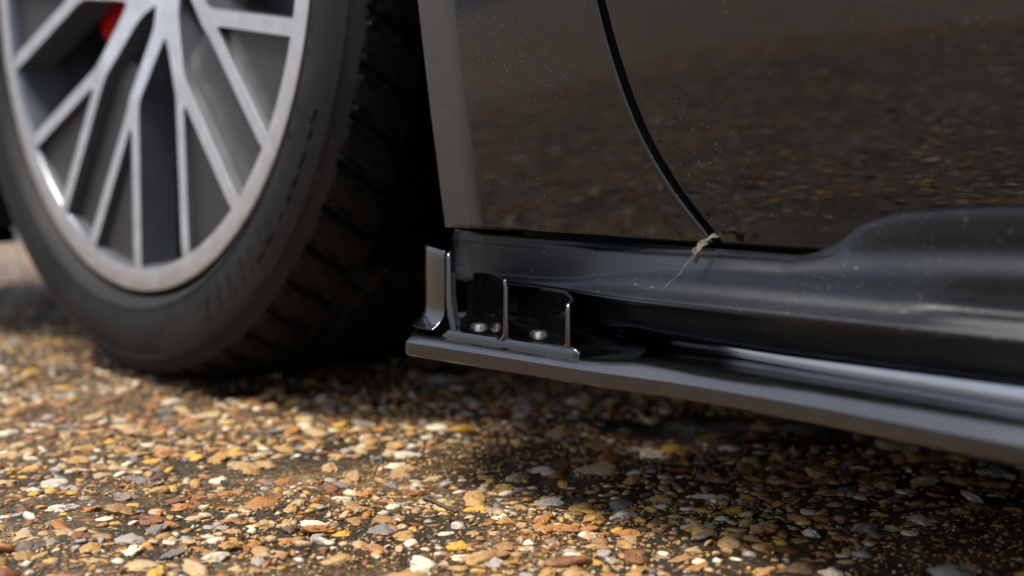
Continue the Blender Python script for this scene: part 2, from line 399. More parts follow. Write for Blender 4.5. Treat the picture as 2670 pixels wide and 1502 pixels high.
gravel = link('gravel', bme, STONE_B, ground); gravel['kind'] = 'stuff'
print('stones', len(P), 'tris', len(BF))

# ================================================================== CAR
WD = 1.86                                     # width over the sills
car = bpy.data.objects.new('car', None); COL.objects.link(car); car.location = (1.42, WD/2, 0)
car['label'] = 'dark metallic car with black side skirt, winglets and silver spoked wheel'; car['category'] = 'car'
car.empty_display_size = .3
def carpart(name, v, f, mat, side=0, smooth=35):
    if side: v = [(p[0], WD-p[1], p[2]) for p in v]
    return link(name, mesh(name, v, f, smooth), mat, car)

ZP = [.10, .15, .18, .21, .25, .29, .36, .46, .60, .74, .86, .97]
YP = [-.002, -.0100, -.0150, -.0192, -.0238, -.0276, -.033, -.039, -.040, -.033, -.014, .012]
def side_y(x, z):
    return smooth_interp(z, ZP, YP)+.004*max(0, min(1, (.62-x)/.2))*max(0, min(1, (z-.1)/.2))
def door_x(z):                                # rear door shut line
    return smooth_interp(z, [.10, .155, .177, .213, .274, .36, .5, .7, .97], [.690, .6515, .6315, .6085, .5875, .572, .567, .585, .62])
def arch_x(z): return float(np.interp(z, [.10, .148, .192, .239, .286, .36], [.442, .4415, .4410, .4385, .4350, .425]))

for side in (0, 1):
    # quarter panel: ruled strip between the wheel arch and its outer boundary
    arch, outer = [], []
    for z in sorted(list(np.linspace(.1512, .36, 26))+[.1534, .1565]):
        arch.append((arch_x(z), z)); outer.append((door_x(z)-.0028, z))
    na = 40
    for k in range(1, na+1):
        a = math.pi*k/na; arch.append((.425*math.cos(a), .36+.425*math.sin(a)))
        t = k/na
        if t < .3: z = .36+(.97-.36)*t/.3; outer.append((door_x(z)-.0028, z))
        elif t < .75: q = (t-.3)/.45; outer.append((.6172+(-.95-.6172)*q, .97))
        else: q = (t-.75)/.25; outer.append((-.95, .97-(.97-.36)*q))
    for z in np.linspace(.36, .15, 12)[1:]:
        arch.append((-.425, z)); outer.append((-.93, z))
    secs = []; W0 = .0335
    for (ax, az), (ox, oz) in zip(arch, outer):
        L = math.hypot(ox-ax, oz-az); s0 = W0/L
        secs.append([(ax+(ox-ax)*s, side_y(ax+(ox-ax)*s, az+(oz-az)*s), az+(oz-az)*s) for s in sorted(list(np.linspace(s0, 1, 22))+[1-.0025/L, 1-.006/L, s0+.003/L])])
    v, f = loft(secs); o = carpart('quarter_panel', v, f, PAINT, side, 40); solid(o, .007, .0013, 3, -1 if not side else -1)
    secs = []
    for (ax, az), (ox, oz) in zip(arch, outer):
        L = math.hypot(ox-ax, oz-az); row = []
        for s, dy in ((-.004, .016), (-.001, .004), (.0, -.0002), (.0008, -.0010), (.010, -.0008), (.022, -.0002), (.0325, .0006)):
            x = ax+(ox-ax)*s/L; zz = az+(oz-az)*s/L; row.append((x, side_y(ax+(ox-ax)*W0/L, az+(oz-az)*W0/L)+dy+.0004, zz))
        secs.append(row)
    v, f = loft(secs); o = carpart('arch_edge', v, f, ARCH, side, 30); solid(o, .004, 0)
    # doors
    def panel(name, xl, xr, zs, nx=24, mat=PAINT):
        secs = [[(xl(z)+(xr(z)-xl(z))*s, side_y(xl(z)+(xr(z)-xl(z))*s, z), z) for z in zs] for s in sorted(list(np.linspace(0, 1, nx))+[.0030, .0075, .995])]
        v, f = loft(secs); o = carpart(name, v, f, mat, side, 40); solid(o, .007, .0016, 3); return o
    panel('rear_door', lambda z: door_x(z)+.0028, lambda z: 1.42, sorted(list(np.linspace(.1512, .97, 70))+[.1534, .1565]))
    panel('front_door', lambda z: 1.425, lambda z: 2.45, np.linspace(.1512, .97, 40))
    # front wing around the front wheel
    arch, outer = [], []
    FX = 2.86
    for z in np.linspace(.1512, .36, 8): arch.append((FX-.43, z)); outer.append((2.455, z) if False else (2.4549-.0+.0001*z, z))
    secs = [[(FX-.405-.0*s, 0, 0)]*2 for s in ()]
    aw, ow = [], []
    for k in range(0, 41):
        a = math.pi-math.pi*k/40; aw.append((FX+.40*math.cos(a), .36+.40*math.sin(a)))
        t = k/40
        ow.append((2.4555, .36+(.93-.36)*t/.25) if t < .25 else ((2.4555+(3.62-2.4555)*(t-.25)/.5, .93-.22*(t-.25)/.5) if t < .75 else (3.62, .71-.35*(t-.75)/.25)))
    secs = [[(a[0]+(b[0]-a[0])*s, side_y(2, a[1]+(b[1]-a[1])*s)+max(0, a[0]+(b[0]-a[0])*s-2.9)**2*.22, a[1]+(b[1]-a[1])*s) for s in np.linspace(0, 1, 12)] for a, b in zip(aw, ow)]
    v, f = loft(secs); o = carpart('front_wing', v, f, PAINT, side, 40); solid(o, .006, .001)
    # rubber seal deep in the shut line
    zs = np.linspace(.156, .9, 60)
    v, f = tube([(door_x(z), side_y(door_x(z), z)+.0115, z) for z in zs], .0052, 10); carpart('door_seal', v, f, SEAL, side)
    v, f = tube([(1.4225, side_y(1.42, z)+.011, z) for z in np.linspace(.16, .9, 20)], .005, 8); carpart('door_seal', v, f, SEAL, side)

    # --- side skirt
    def skirt_sec(x):
        zt = smooth_interp(x, [.40, .50, .58, .66, .700, .722, .742, .770, .82, 1.2, 2.0, 2.46], [.1478, .1478, .1484, .1488, .1484, .1535, .1640, .1705, .1735, .174, .174, .172])
        zs = smooth_interp(x, [.40, .58, .63, .70, .76, .84, 1.2, 2.46], [.1405, .1405, .1425, .1450, .1475, .150, .150, .150])
        g = smooth_interp(x, [.40, .48, .53, .59, .66, .72, 2.46], [1, .97, .80, .42, .10, 0, 0])     # 1: rear end, tucked in behind the vanes
        out = smooth_interp(x, [.40, .70, .722, .75, .80, 2.46], [0, 0, .003, .009, .011, .011])
        zb = smooth_interp(x, [.40, .53, .57, .60, 2.46], [.0965, .0975, .1035, .1056, .1056])
        end = max(0, (.456-x)/.04)*.012
        h = max(.004, zt-zs); zs = zt-h
        gu = smooth_interp(x, [.40, .50, .54, .575, .62, .68, 2.46], [1, .97, .82, .45, .10, 0, 0])
        m = lambda a, b: a*(1-gu)+b*gu; n = lambda a, b: a*(1-g)+b*g
        q = smooth_interp(x, [.40, .772, .795, .83, 2.46], [0, 0, .75, 1, 1]); l = lambda a, b: a*(1-q)+b*q       # slim recess along the flank
        P = [(.018-out, zt-.0035), (m(-.0050-out, .0085), zt-.0003), (m(-.0085-out, .0062), zt-.0008-.03*h), (m(-.0118-out*.65, .0058), zt-.0012-.35*h),
             (m(-.0165-out*.12, .0054), zt-.75*h), (m(-.0212, .0052), m(zs-.0030, .1260)), (m(l(-.0226, -.0205), .0050), m(l(.1370, .1384), .1235)), (m(l(-.0240, -.0212), .0050), m(l(.1322, .1313), .1222)),
             (m(l(-.0270, -.0290), .0050), m(l(.1284, .1300), .1212)), (m(-.0318, .0050), m(l(.1258, .1272), .1205)), (m(-.0349, .0052), m(.1243, .1198)), (m(-.0354, .0056), m(.1228, .1190)), (m(-.0349, .0064), m(.1213, .1182)),
             (n(-.0325, .0190), m(.1182, .1165)), (n(-.0262, .0220), m(.1110, .1080)), (n(-.0200, .0250), zb), (n(-.0150, .0260), zb-.0002), (.040, zb-.0006)]
        for i in range(2, len(P)): P[i] = (P[i][0], min(P[i][1], P[i-1][1]-.0004))
        return [(x, p[0]+end, p[1]) for p in catmull(P, 6)]
    xs = list(np.linspace(.416, .4545, 5))+[.4560]+list(np.linspace(.460, .90, 120))+list(np.linspace(.91, 2.44, 40))
    v, f = loft([skirt_sec(x) for x in xs]); sk = carpart('side_skirt', v, f, SATIN, side, 32); solid(sk, .003, 0)
    # --- splitter lip under the skirt
    def lip_sec(x):
        yo = float(np.interp(x, [.385, .414, .4505, .455, .50, .58], [.018, -.0125, -.0470, -.0482, -.0465, -.0452])) if x < .58 else smooth_interp(x, [.56, .58, .60, .66, .73, .79, .84, 1.0, 1.5, 2.46], [-.0453, -.0452, -.0446, -.0398, -.0420, -.0480, -.0520, -.056, -.056, -.048])
        cw = smooth_interp(x, [.38, .585, .60, .63, .67, .73, .80, .9, 2.46], [.0050, .0050, .0056, .0074, .0078, .0070, .0066, .0066, .0066])
        ch = smooth_interp(x, [.38, .585, .60, .63, .7, .9, 2.46], [.0040, .0040, .0046, .0066, .0068, .0070, .0070])
        yu = smooth_interp(x, [.38, .536, .60, .644, .711, .765, .82, .95, 2.46], [.075, .034, .0170, .0095, -.0008, -.0056, -.0105, -.0125, -.0125])
        zf = smooth_interp(x, [.38, .60, .66, .8, 2.46], [.0896, .0902, .0922, .0930, .0930])
        ku = float(np.interp(x, [.50, .56], [.05, 1])); zu = float(np.interp(x, [.50, .56], [zf+.0006, .118]))
        P = [(.075, .083), (yo+.012, .0782), (yo+.0012, .0780), (yo+.0002, .0788), (yo, .0800), (yo, .0830), (yo, .0857), (yo+.0005, .0863), *[(yo+.0005+cw*1.45*t, .0863+ch*math.sin(t*math.pi/2)) for t in (.14, .28, .42, .58, .74, .88, 1.0)],
             (max(yo+cw*1.45+.002, min(yo+cw*1.45+.005, yu-.006)), max(zf, .0863+ch)-.0001), (yu-.0045, zf), (yu-.0012, zf+.0006*ku), (yu, zf+.0022*ku), (yu+.0028, zf+(.0022+(zu-zf)*.75)*ku), (yu+.0045, zu), (max(.080, yu+.006), zu)]
        return [(x, p[0], p[1]) for p in P]
    xs = list(np.linspace(.387, .4500, 9))+[.4515, .453]+list(np.linspace(.457, .90, 110))+list(np.linspace(.92, 2.44, 36))
    v, f = loft([lip_sec(x) for x in xs]); lip = carpart('splitter_lip', v, f, LIPM, side, 16)
    ex = bmesh.new(); ex.from_mesh(lip.data); bmesh.ops.holes_fill(ex, edges=[e for e in ex.edges if e.is_boundary], sides=0); bmesh.ops.recalc_face_normals(ex, faces=ex.faces); ex.to_mesh(lip.data); ex.free(); lip.data.set_sharp_from_angle(angle=math.radians(16))

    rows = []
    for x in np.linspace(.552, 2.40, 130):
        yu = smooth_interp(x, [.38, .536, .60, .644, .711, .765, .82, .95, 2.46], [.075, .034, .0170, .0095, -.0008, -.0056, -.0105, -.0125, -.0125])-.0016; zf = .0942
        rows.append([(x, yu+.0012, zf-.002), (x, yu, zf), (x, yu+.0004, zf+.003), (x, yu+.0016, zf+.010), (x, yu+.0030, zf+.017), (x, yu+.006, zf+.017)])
    v, f = loft(rows); carpart('sky_sheen_strip', v, f, STRIP, side, 40)  # added facing, stands in for the sky mirrored in the lip's upstand
    # --- winglet: base plate, three vanes, two bolts
    def sub(name, v, f, mat, smooth=35):
        if side: v = [(p[0], WD-p[1], p[2]) for p in v]
        return link(name, mesh(name, v, f, smooth), mat, lip, (0, 0, 0))
    rows = []
    for x in np.linspace(.4720, .5885, 40):
        e = float(np.interp(x, [.472, .480, .583, .5885], [0, 1, 1, .55])); y0 = float(np.interp(x, [.472, .480, .5885], [-.0385, -.0412, -.0415]))
        r_ = min(1, (x-.470)/.01)
        y0 += .0018
        rows.append([(x, y0+.0008, .0880), (x, y0, .0886), (x, y0, .0912+.0022*e), (x, y0+.0005, .0919+.0026*e), (x, y0+.0018, .0925+.0028*e), (x, y0+.012, .0927+.0028*e), (x, y0+.028, .0929+.0030*e), (x, y0+.040, .0931+.0030*e), (x, y0+.050, .0915), (x, y0+.050, .086)])
    v, f = loft(rows, True, True); sub('winglet_base', v, f, GLOSS, 25)
    def vane(path, ztop, th, flare, corner, rearcorner=0):
        """upright plate on a plan curve; path from its leading edge backwards, foot flared outwards"""
        C = catmull(path, 14); n = len(C); d = np.gradient(C, axis=0); d /= np.linalg.norm(d, axis=1)[:, None]
        nrm = np.column_stack([d[:, 1], -d[:, 0]]);
        nrm *= np.where(nrm[:, 1:2] > 0, -1, 1)        # outwards: towards -Y
        s = np.concatenate([[0], np.cumsum(np.linalg.norm(np.diff(C, axis=0), axis=1))]); L = s[-1]
        secs = []
        for i in range(n):
            zt = np.interp(s[i]/L, [0, .33, .66, 1], ztop) if hasattr(ztop, '__len__') else ztop
            if s[i] < corner: zt -= corner-math.sqrt(max(0, corner**2-(corner-s[i])**2))
            if rearcorner and L-s[i] < rearcorner: zt -= rearcorner-math.sqrt(max(0, rearcorner**2-(rearcorner-(L-s[i]))**2))
            z0 = .0938; row = []
            for k in range(13):                # outer face, foot to top
                q = k/12; zz = z0+(zt-z0)*q**1.25; h = zz-z0
                fl = flare*max(0, 1-h/(flare*1.15))**2 if flare else 0
                row.append((C[i, 0]+nrm[i, 0]*(th*(1-.25*q)/2+fl), C[i, 1]+nrm[i, 1]*(th*(1-.25*q)/2+fl), zz))
            row.append((C[i, 0]+nrm[i, 0]*th*.2, C[i, 1]+nrm[i, 1]*th*.2, zt+th*.22)); row.append((C[i, 0]-nrm[i, 0]*th*.2, C[i, 1]-nrm[i, 1]*th*.2, zt+th*.22))
            for k in range(12, -1, -3):
                q = k/12; zz = z0+(zt-z0)*q**1.25; row.append((C[i, 0]-nrm[i, 0]*th*(1-.25*q)/2, C[i, 1]-nrm[i, 1]*th*(1-.25*q)/2, zz))
            secs.append(row)
        return loft(secs, True, True)
    v, f = vane([(.4690, -.0315), (.4600, -.0310), (.4500, -.0285), (.4430, -.0255)], [.1385, .1400, .1405, .1408], .0030, .0085, .001); o = sub('vane', v, f, GLOSS, 40); bevel(o, .0006, 2)
    v, f = vane([(.4790, -.0375), (.4755, -.0335), (.4725, -.0295), (.4700, -.0265)], [.1375, .1390, .1392, .1392], .0032, 0, .003); o = sub('vane_edge', v, f, GLOSS, 40); bevel(o, .0008, 2)
    # lean the leading post forward at the foot
    for p in o.data.vertices: p.co.x += .007*max(0, (.112-p.co.z)/.022)**1.6
    v, f = vane([(.5300, -.0385), (.5130, -.0290), (.4930, -.0165), (.4665, -.0012), (.4320, .0165)], [.1265, .1268, .1246, .1210], .0032, .0030, .0030); o = sub('vane', v, f, GLOSS, 40); bevel(o, .0006, 2)
    v, f = vane([(.5780, -.0380), (.5690, -.0265), (.5500, -.0130), (.5230, .0000), (.4800, .0160)], [.1172, .1200, .1182, .1140], .0030, .0028, .0045); o = sub('vane', v, f, GLOSS, 40); bevel(o, .0006, 2)
    for (bx_, by_) in ((.4870, -.0215), (.5345, -.0185)):
        prof = [(.0001, .0020), (.0014, .0021), (.0016, .0029), (.0034, .0026), (.0048, .0015), (.0050, .0002), (.0064, -.0004)]
        v = []; n_ = 20
        for k in range(n_):
            a = 2*math.pi*k/n_
            for (r_, h_) in prof[::-1]: v.append((bx_+1.15*r_*math.cos(a), by_+.95*r_*math.sin(a), .0953+h_))
        sub('bolt', v, [(k*7+j, ((k+1) % n_)*7+j, ((k+1) % n_)*7+j+1, k*7+j+1) for k in range(n_) for j in range(6)], BOLT, 60)

    # --- wheel-arch liners, bumper corners
    for cx_, rr in ((0, .415), (2.86, .39)):
        secs = []
        for k in range(0, 41):
            a = -.62+(math.pi+1.24)*k/40
            secs.append([(cx_+rr*math.cos(a), .004, .36+rr*math.sin(a)), (cx_+rr*math.cos(a), .10, .36+rr*math.sin(a)), (cx_+rr*math.cos(a), .34, .36+rr*math.sin(a)), (cx_+.05*math.cos(a), .345, .36+.05*math.sin(a))])
        v, f = loft(secs); carpart('wheel_arch_liner', v, f, LINER, side)
    secs = [[(x, .012+y, z) for y, z in ((.5, .100), (.01+i_, .098), (-.004+i_, .104), (-.012+i_, .14), (-.02+i_, .21), (.03+i_, .26), (.5, .26))] for x, i_ in ((-.405, .012), (-.44, .002), (-.60, .0), (-.80, .03), (-.92, .12), (-.98, .30))]
    v, f = loft(secs); carpart('rear_bumper_corner', v, f, PAINT, side)

# underbody, shell and glass --------------------------------------------
def box(x0, x1, y0, y1, z0, z1):
    v = [(x, y, z) for x in (x0, x1) for y in (y0, y1) for z in (z0, z1)]
    return v, [(0, 1, 3, 2), (4, 6, 7, 5), (0, 4, 5, 1), (2, 3, 7, 6), (0, 2, 6, 4), (1, 5, 7, 3)]
v, f = box(-.95, 3.45, .36, WD-.36, .150, .40); o = carpart('underbody', v, f, DARK, 0, 0); bevel(o, .03, 2)
for y0, y1 in ((.028, .355), (WD-.355, WD-.028)):
    v, f = box(.47, 2.40, y0, y1, .120, .42); o = carpart('sill', v, f, DARK, 0, 0)
# body shell over the arches: loft of cross-sections
st = [(-1.02, .60, .78, .30), (-.98, .74, .93, .10), (-.70, .80, 1.02, .04), (.0, .80, 1.02, .02), (.9, .60, .98, .02), (2.2, .60, .96, .02), (2.9, .79, .90, .03), (3.4, .72, .80, .10), (3.62, .45, .66, .32)]
secs = []
for x, zb, zt, ins in st:
    secs.append([(x, y, z) for y, z in ((ins+.02, zb), (ins, zb+.04), (ins+.015, zt-.06), (ins+.09, zt-.015), (WD/2, zt), (WD-ins-.09, zt-.015), (WD-ins-.015, zt-.06), (WD-ins, zb+.04), (WD-ins-.02, zb))])
v, f = loft(secs, True, True); carpart('body_shell', v, f, PAINT, 0, 50)
secs = []
for x, zt, yi in ((-.75, 1.00, .16), (-.45, 1.10, .20), (.10, 1.32, .27), (.8, 1.41, .30), (1.4, 1.40, .30), (1.9, 1.24, .25), (2.35, .97, .17)):
    secs.append([(x, y, z) for y, z in ((.10, .92), (.12, .96), (yi, zt-.06), (yi+.07, zt-.012), (WD/2, zt), (WD-yi-.07, zt-.012), (WD-yi, zt-.06), (WD-.12, .96), (WD-.10, .92))])
v, f = loft(secs, True, True); carpart('cabin_glass', v, f, GLASS, 0, 50)
secs = [[(x, y, z+.008) for y, z in ((yi+.0, zt-.055), (yi+.07, zt-.010), (WD/2, zt+.004), (WD-yi-.07, zt-.010), (WD-yi, zt-.055))] for x, zt, yi in ((.10, 1.32, .27), (.8, 1.41, .30), (1.4, 1.40, .30), (1.55, 1.37, .29))]
v, f = loft(secs); o = carpart('roof', v, f, PAINT, 0, 50); solid(o, .01, 0)
secs = [[(x, WD/2+(WD/2-ins)*c, z) for c, z in ((-1, .62), (-1, .35), (-.97, .17), (0, .13), (.97, .17), (1, .35), (1, .62), (0, .66))] for x, ins in ((3.30, .05), (3.55, .16), (3.68, .40))]
v, f = loft(secs, True, True); carpart('front_bumper', v, f, PAINT, 0, 40)
secs = [[(x, WD/2+(WD/2-ins)*c, z) for c, z in ((-1, .72), (-1, .30), (-.97, .16), (0, .13), (.97, .16), (1, .30), (1, .72), (0, .74))] for x, ins in ((-.84, .04), (-.98, .14), (-1.06, .40))]
v, f = loft(secs, True, True); carpart('rear_bumper', v, f, PAINT, 0, 40)

# ------------------------------------------------------------------ wheel (local frame: axis = Y, outside = -Y, 0 = sidewall face)
R0 = .35
def dish(r): return .0125+.0115*max(0, min(1, (.245-r)/.132))+.0180*max(0, (.113-r)/.07)
rimprof = [(.060, .247), (.030, .2495), (.0165, .2505), (.0130, .2520), (.0118, .2535), (.0105, .2690), (.0112, .2715), (.0135, .2726), (.0200, .2726), (.026, .2690), (.045, .256), (.10, .246), (.22, .247), (.288, .256), (.298, .272), (.293, .272), (.278, .250), (.10, .238), (.060, .2385)]
v, f = revolve(rimprof, 160)
wheel = link('wheel', mesh('wheel', v, f, 30), [SILVER, GREYM], car)
for p in wheel.data.polygons:
    c = p.center; r = math.hypot(c.x, c.z)
    if not (c.y < .0138 and r > .255): p.material_index = 1
wheel.location = Vector((-.004, 0, R0*1.012))-car.location; wheel.scale = (1.012, 1.012, 1.012)
def wsub(name, v, f, mat, smooth=35): return link(name, mesh(name, v, f, smooth), mat, wheel, (0, 0, 0))

# tyre: sidewalls and tread -------------------------------------------
def tread_h(a, y):
    """depth of the groove pattern below the tread surface"""
    s = a*R0; d = 0.0
    for gy_ in (.078, .1525, .227):
        q = abs(y-gy_-.004*math.sin(s/.021)); d = max(d, .0075*max(0, min(1, (.0062-q)/.002)))
    ysh = min(y, .305-y)
    lat = (s+(.5*(ysh-.02) if y < .1525 else -.5*(ysh-.02)))/.037
    q = abs(lat-round(lat))*.037
    if ysh < .062: d = max(d, .0068*max(0, min(1, (.0026-q)/.0012)))
    else: d = max(d, .0055*max(0, min(1, (.0022-abs(((s+.9*y)/.026) % 1-.5)*.026)/.0012)))
    if ysh < .060: d = max(d, .0035*max(0, min(1, (.0011-abs(abs(lat-round(lat))*.037-.0076))/.0008)))
    return d
sidep = [(.032, .2600), (.0290, .2690), (.0225, .2745), (.0130, .2772), (.0078, .2800), (.0030, .2850), (.0022, .2862), (.0030, .2876), (.0014, .2950), (.0006, .3030), (.0012, .3110), (.0028, .3190), (.0058, .3262), (.0052, .3272), (.0070, .3286), (.0102, .3345), (.0128, .3378)]
NA = 900; r0_ = R0; nl = 62; ys = np.concatenate([[.0140, .0160, .0190, .0230, .0275], np.linspace(.032, .273, nl), [.2775, .282, .286, .289, .291]])
def crown(y):
    q = abs(y-.1525)/.1405; return R0-.0105*max(0, q-.66)**2/.1156-.0006*q*q
V = []; k0 = len(sidep); prow = k0+len(ys)+k0
for i in range(NA):
    a = 2*math.pi*i/NA; s_, c_ = math.sin(a), -math.cos(a)
    for (y, r) in sidep: V.append((r*s_, y, r*c_))
    for y in ys:
        r = crown(y)-tread_h(a, y)+.0011*mnoise.noise((r0_*s_*130, y*130, r0_*c_*130))+.0008*mnoise.noise((r0_*s_*300, y*300, r0_*c_*300))
        V.append((r*s_, y, r*c_))
    for (y, r) in sidep[::-1]: V.append((r*s_, .305-y, r*c_))
V = [(p[0], p[1], max(p[2], -R0+.0016)) for p in V]
F = [(i*prow+j, i*prow+j+1, ((i+1) % NA)*prow+j+1, ((i+1) % NA)*prow+j) for i in range(NA) for j in range(prow-1)]
tme = bpy.data.meshes.new('tyre'); tme.from_pydata(V, [], F)
mi = np.zeros(len(F), 'i4'); jj = np.tile(np.arange(prow-1), NA); mi[(jj >= k0-1)] = 1
tme.materials.append(TYRE); tme.materials.append(TREAD); tme.polygons.foreach_set('material_index', mi)
tme.polygons.foreach_set('use_smooth', [True]*len(F)); tme.set_sharp_from_angle(angle=math.radians(38))
tyre = link('tyre', tme, None, wheel, (0, 0, 0))
# raised marks on the sidewall
def side_yr(r): return float(np.interp(r, [p[1] for p in sidep], [p[0] for p in sidep]))
ev, ef = [], []
def patch(a0, a1, r0, r1, h=.0011, n=4, slant=0.0):
    b = len(ev); m = 3
    for lev in (0, 1):
        for i in range(n+1):
            for j in range(m+1):
                rr = r0+(r1-r0)*j/m; a = a0+(a1-a0)*i/n+slant*(j/m)
                ev.append((rr*math.sin(a), side_yr(rr)+(.0006 if lev == 0 else -h), -rr*math.cos(a)))
    W_ = m+1; T_ = (n+1)*W_
    for i in range(n):
        for j in range(m):
            q = b+T_+i*W_+j; ef.append((q, q+W_, q+W_+1, q+1))
    ring = [i*W_ for i in range(n+1)]+[n*W_+j for j in range(1, m+1)]+[i*W_+m for i in range(n-1, -1, -1)]+[j for j in range(m-1, 0, -1)]
    for i in range(len(ring)):
        p, q = ring[i], ring[(i+1) % len(ring)]; ef.append((b+p, b+q, b+T_+q, b+T_+p))
rr_ = random.Random(5)
a = math.radians(26)
while a < math.radians(64):                    # worn raised marks, too blurred in the photograph to read
    wd = math.radians(rr_.uniform(.8, 1.5)); patch(a, a+wd, .2985, .3145, .0012, 3, math.radians(-.8))
    if rr_.random() < .6: patch(a+wd*1.15, a+wd*2.2, .3095, .3145, .0012, 3)
    a += math.radians(rr_.uniform(2.9, 3.9))
for a in (20, 23.4, 26.8, 30.2, 60, 64, 72, 75): patch(math.radians(a), math.radians(a+.9), .2895, .2935, .0006, 2)
patch(math.radians(84), math.radians(89), .2895, .2935, .0006, 6)
wsub('sidewall_marks', ev, ef, TYRE, 30)['kind'] = 'stuff'
ev, ef = [], []
N_ = 24
for i in range(N_+1):
    t = i/N_; a = math.radians(9+33*t); e = math.sin(min(1, t/.18)*math.pi/2)
    r1 = .3255; r0 = .3255-.024*e*(1-.35*t)
    for j in range(5): rr = r0+(r1-r0)*j/4; ev.append((rr*math.sin(a), side_yr(rr)-.0005, -rr*math.cos(a)))
ef = grid_faces(N_+1, 5); o = wsub('sidewall_patch', ev, ef, DARKR, 30)

# spokes: outline of a branching tree, each corner found from neighbouring edges
def tree_outline(nodes, edges):
    adj = {i: [] for i in range(len(nodes))}
    for a, b, wa, wb in edges: adj[a].append((b, wa, wb)); adj[b].append((a, wb, wa))
    N = [np.array(n) for n in nodes]
    def perp(d): return np.array([-d[1], d[0]])
    for i in adj: adj[i].sort(key=lambda e: math.atan2(*(N[e[0]]-N[i])[::-1]))
    outl = []
    def offl(i, e, sgn):                      # offset line of edge i->e on side sgn
        j, wi, wj = e; d = N[j]-N[i]; p = perp(d/np.linalg.norm(d)); return N[i]+sgn*p*wi/2, N[j]+sgn*p*wj/2
    start = next(i for i in adj if len(adj[i]) == 1); prev, cur = None, start; cur_e = adj[start][0]; guard = 0
    i, e = start, adj[start][0]
    while guard < 200:
        guard += 1
        j = e[0]; lst = adj[j]
        back = next(k for k, q in enumerate(lst) if q[0] == i)
        a0, a1 = offl(i, e, -1)               # walk along the right side of i->j
        if len(lst) == 1:
            b0, b1 = offl(j, lst[0], -1)
            if i == start and not outl: pass
            outl += [a1, b0]; nxt = lst[0]
        else:
            nxt = lst[(back+1) % len(lst)]
            b0, b1 = offl(j, nxt, -1)
            d1, d2 = a1-a0, b1-b0; den = d1[0]*d2[1]-d1[1]*d2[0]
            if abs(den) < 1e-9: outl.append(a1)
            else:
                t = ((b0[0]-a0[0])*d2[1]-(b0[1]-a0[1])*d2[0])/den; outl.append(a0+d1*t)
        i, e = j, nxt
        if i == start: break
    return outl
def pol(r, deg): t = math.radians(deg); return (r*math.sin(t), -r*math.cos(t))
nodes = [pol(.018, 0), pol(.036, 0), pol(.113, 20.3), pol(.113, -20.3), pol(.2565, 9.4), pol(.2565, 29.6), pol(.2565, -9.4), pol(.2565, -29.6)]
edges = [(0, 1, .044, .042), (1, 2, .0240, .0170), (1, 3, .0240, .0170), (2, 4, .0125, .0125), (2, 5, .0125, .0125), (3, 6, .0125, .0125), (3, 7, .0125, .0125)]
OUT = tree_outline(nodes, edges)
def chaikin(P, it=2):
    P = [np.array(p) for p in P]
    for _ in range(it):
        Q = []
        for i in range(len(P)):
            a, b = P[i], P[(i+1) % len(P)]; L = np.linalg.norm(b-a); t = min(.25, .0055/max(L, 1e-9))
            if np.linalg.norm(a) > .25 or np.linalg.norm(b) > .25: t = min(t, .05)
            Q += [a+(b-a)*t, b-(b-a)*t]
        P = Q
    return P
OUT = chaikin(OUT, 3)
# resample long edges so that the dish curves
RES = []
for i in range(len(OUT)):
    a, b = OUT[i], OUT[(i+1) % len(OUT)]; n = max(1, int(np.linalg.norm(b-a)/.009))
    RES += [a+(b-a)*t for t in np.linspace(0, 1, n, endpoint=False)]
def spoke_mesh():
    n = len(RES); V = []; F = []
    cen = lambda p: np.linalg.norm(p)
    # face edge, chamfer edge, back edge
    for p in RES: V.append((p[0], dish(cen(p)), p[1]))
    for p in RES: V.append((p[0], dish(cen(p))+.034, p[1]))
    F = [(i, (i+1) % n, n+(i+1) % n, n+i) for i in range(n)]
    me = bpy.data.meshes.new('spoke'); bm = bmesh.new()
    vs = [bm.verts.new(p) for p in V]
    top = bm.faces.new(vs[:n]); top.material_index = 0
    for q in F: g = bm.faces.new([vs[k] for k in q]); g.material_index = 1
    bmesh.ops.recalc_face_normals(bm, faces=bm.faces)
    bmesh.ops.triangulate(bm, faces=[top]); bm.to_mesh(me); bm.free()
    me.polygons.foreach_set('use_smooth', [True]*len(me.polygons)); me.set_sharp_from_angle(angle=math.radians(35))
    me.materials.append(SILVER); me.materials.append(GREYM); return me
spm = spoke_mesh()
SP0 = 10.0
def yinsert():
    A, B_, C_ = nodes[2], nodes[4], nodes[5]; V, F = [], []; n = 10
    for i in range(n+1):
        for j in range(n+1):
            s, t = i/n, j/n; e = (np.array(B_)*(1-t)+np.array(C_)*t); e = e/np.linalg.norm(e)*.2545; p = np.array(A)*(1-s)+e*s
            r = np.linalg.norm(p); V.append((p[0], dish(r)+.0060+.003*math.sin(math.pi*t)*s, p[1]))
    return V, grid_faces(n+1, n+1)
def ginsert():
    V, F = [], []; n = 16
    for i in range(n+1):
        r = .094+(.2545-.094)*i/n
        lo_, hi_ = (29.6-36, 36-29.6+0)
        # the gap between two pairs, centred on 36 degrees from the pair axis
        hw = np.interp(r, [.062, .09, .113, .2545], [31, 23.0, 15.7, 6.4])
        for j in range(n+1):
            t = j/n*2-1; a = 36+t*hw; p = pol(r, a); V.append((p[0], dish(r)+.0075+.004*(1-t*t), p[1]))
    return V, grid_faces(n+1, n+1)
yi = mesh('insert', *yinsert()); yi.materials.append(INS); V_, F_ = yinsert(); yi2 = mesh('insert', [(-p[0], p[1], p[2]) for p in V_], F_); yi2.materials.append(INS)
gi = mesh('insert', *ginsert()); gi.materials.append(INS)
def wcopy(name, me, ang):
    o = bpy.data.objects.new(name, me); COL.objects.link(o); o.parent = wheel; o.rotation_euler = (0, -math.radians(ang), 0); return o
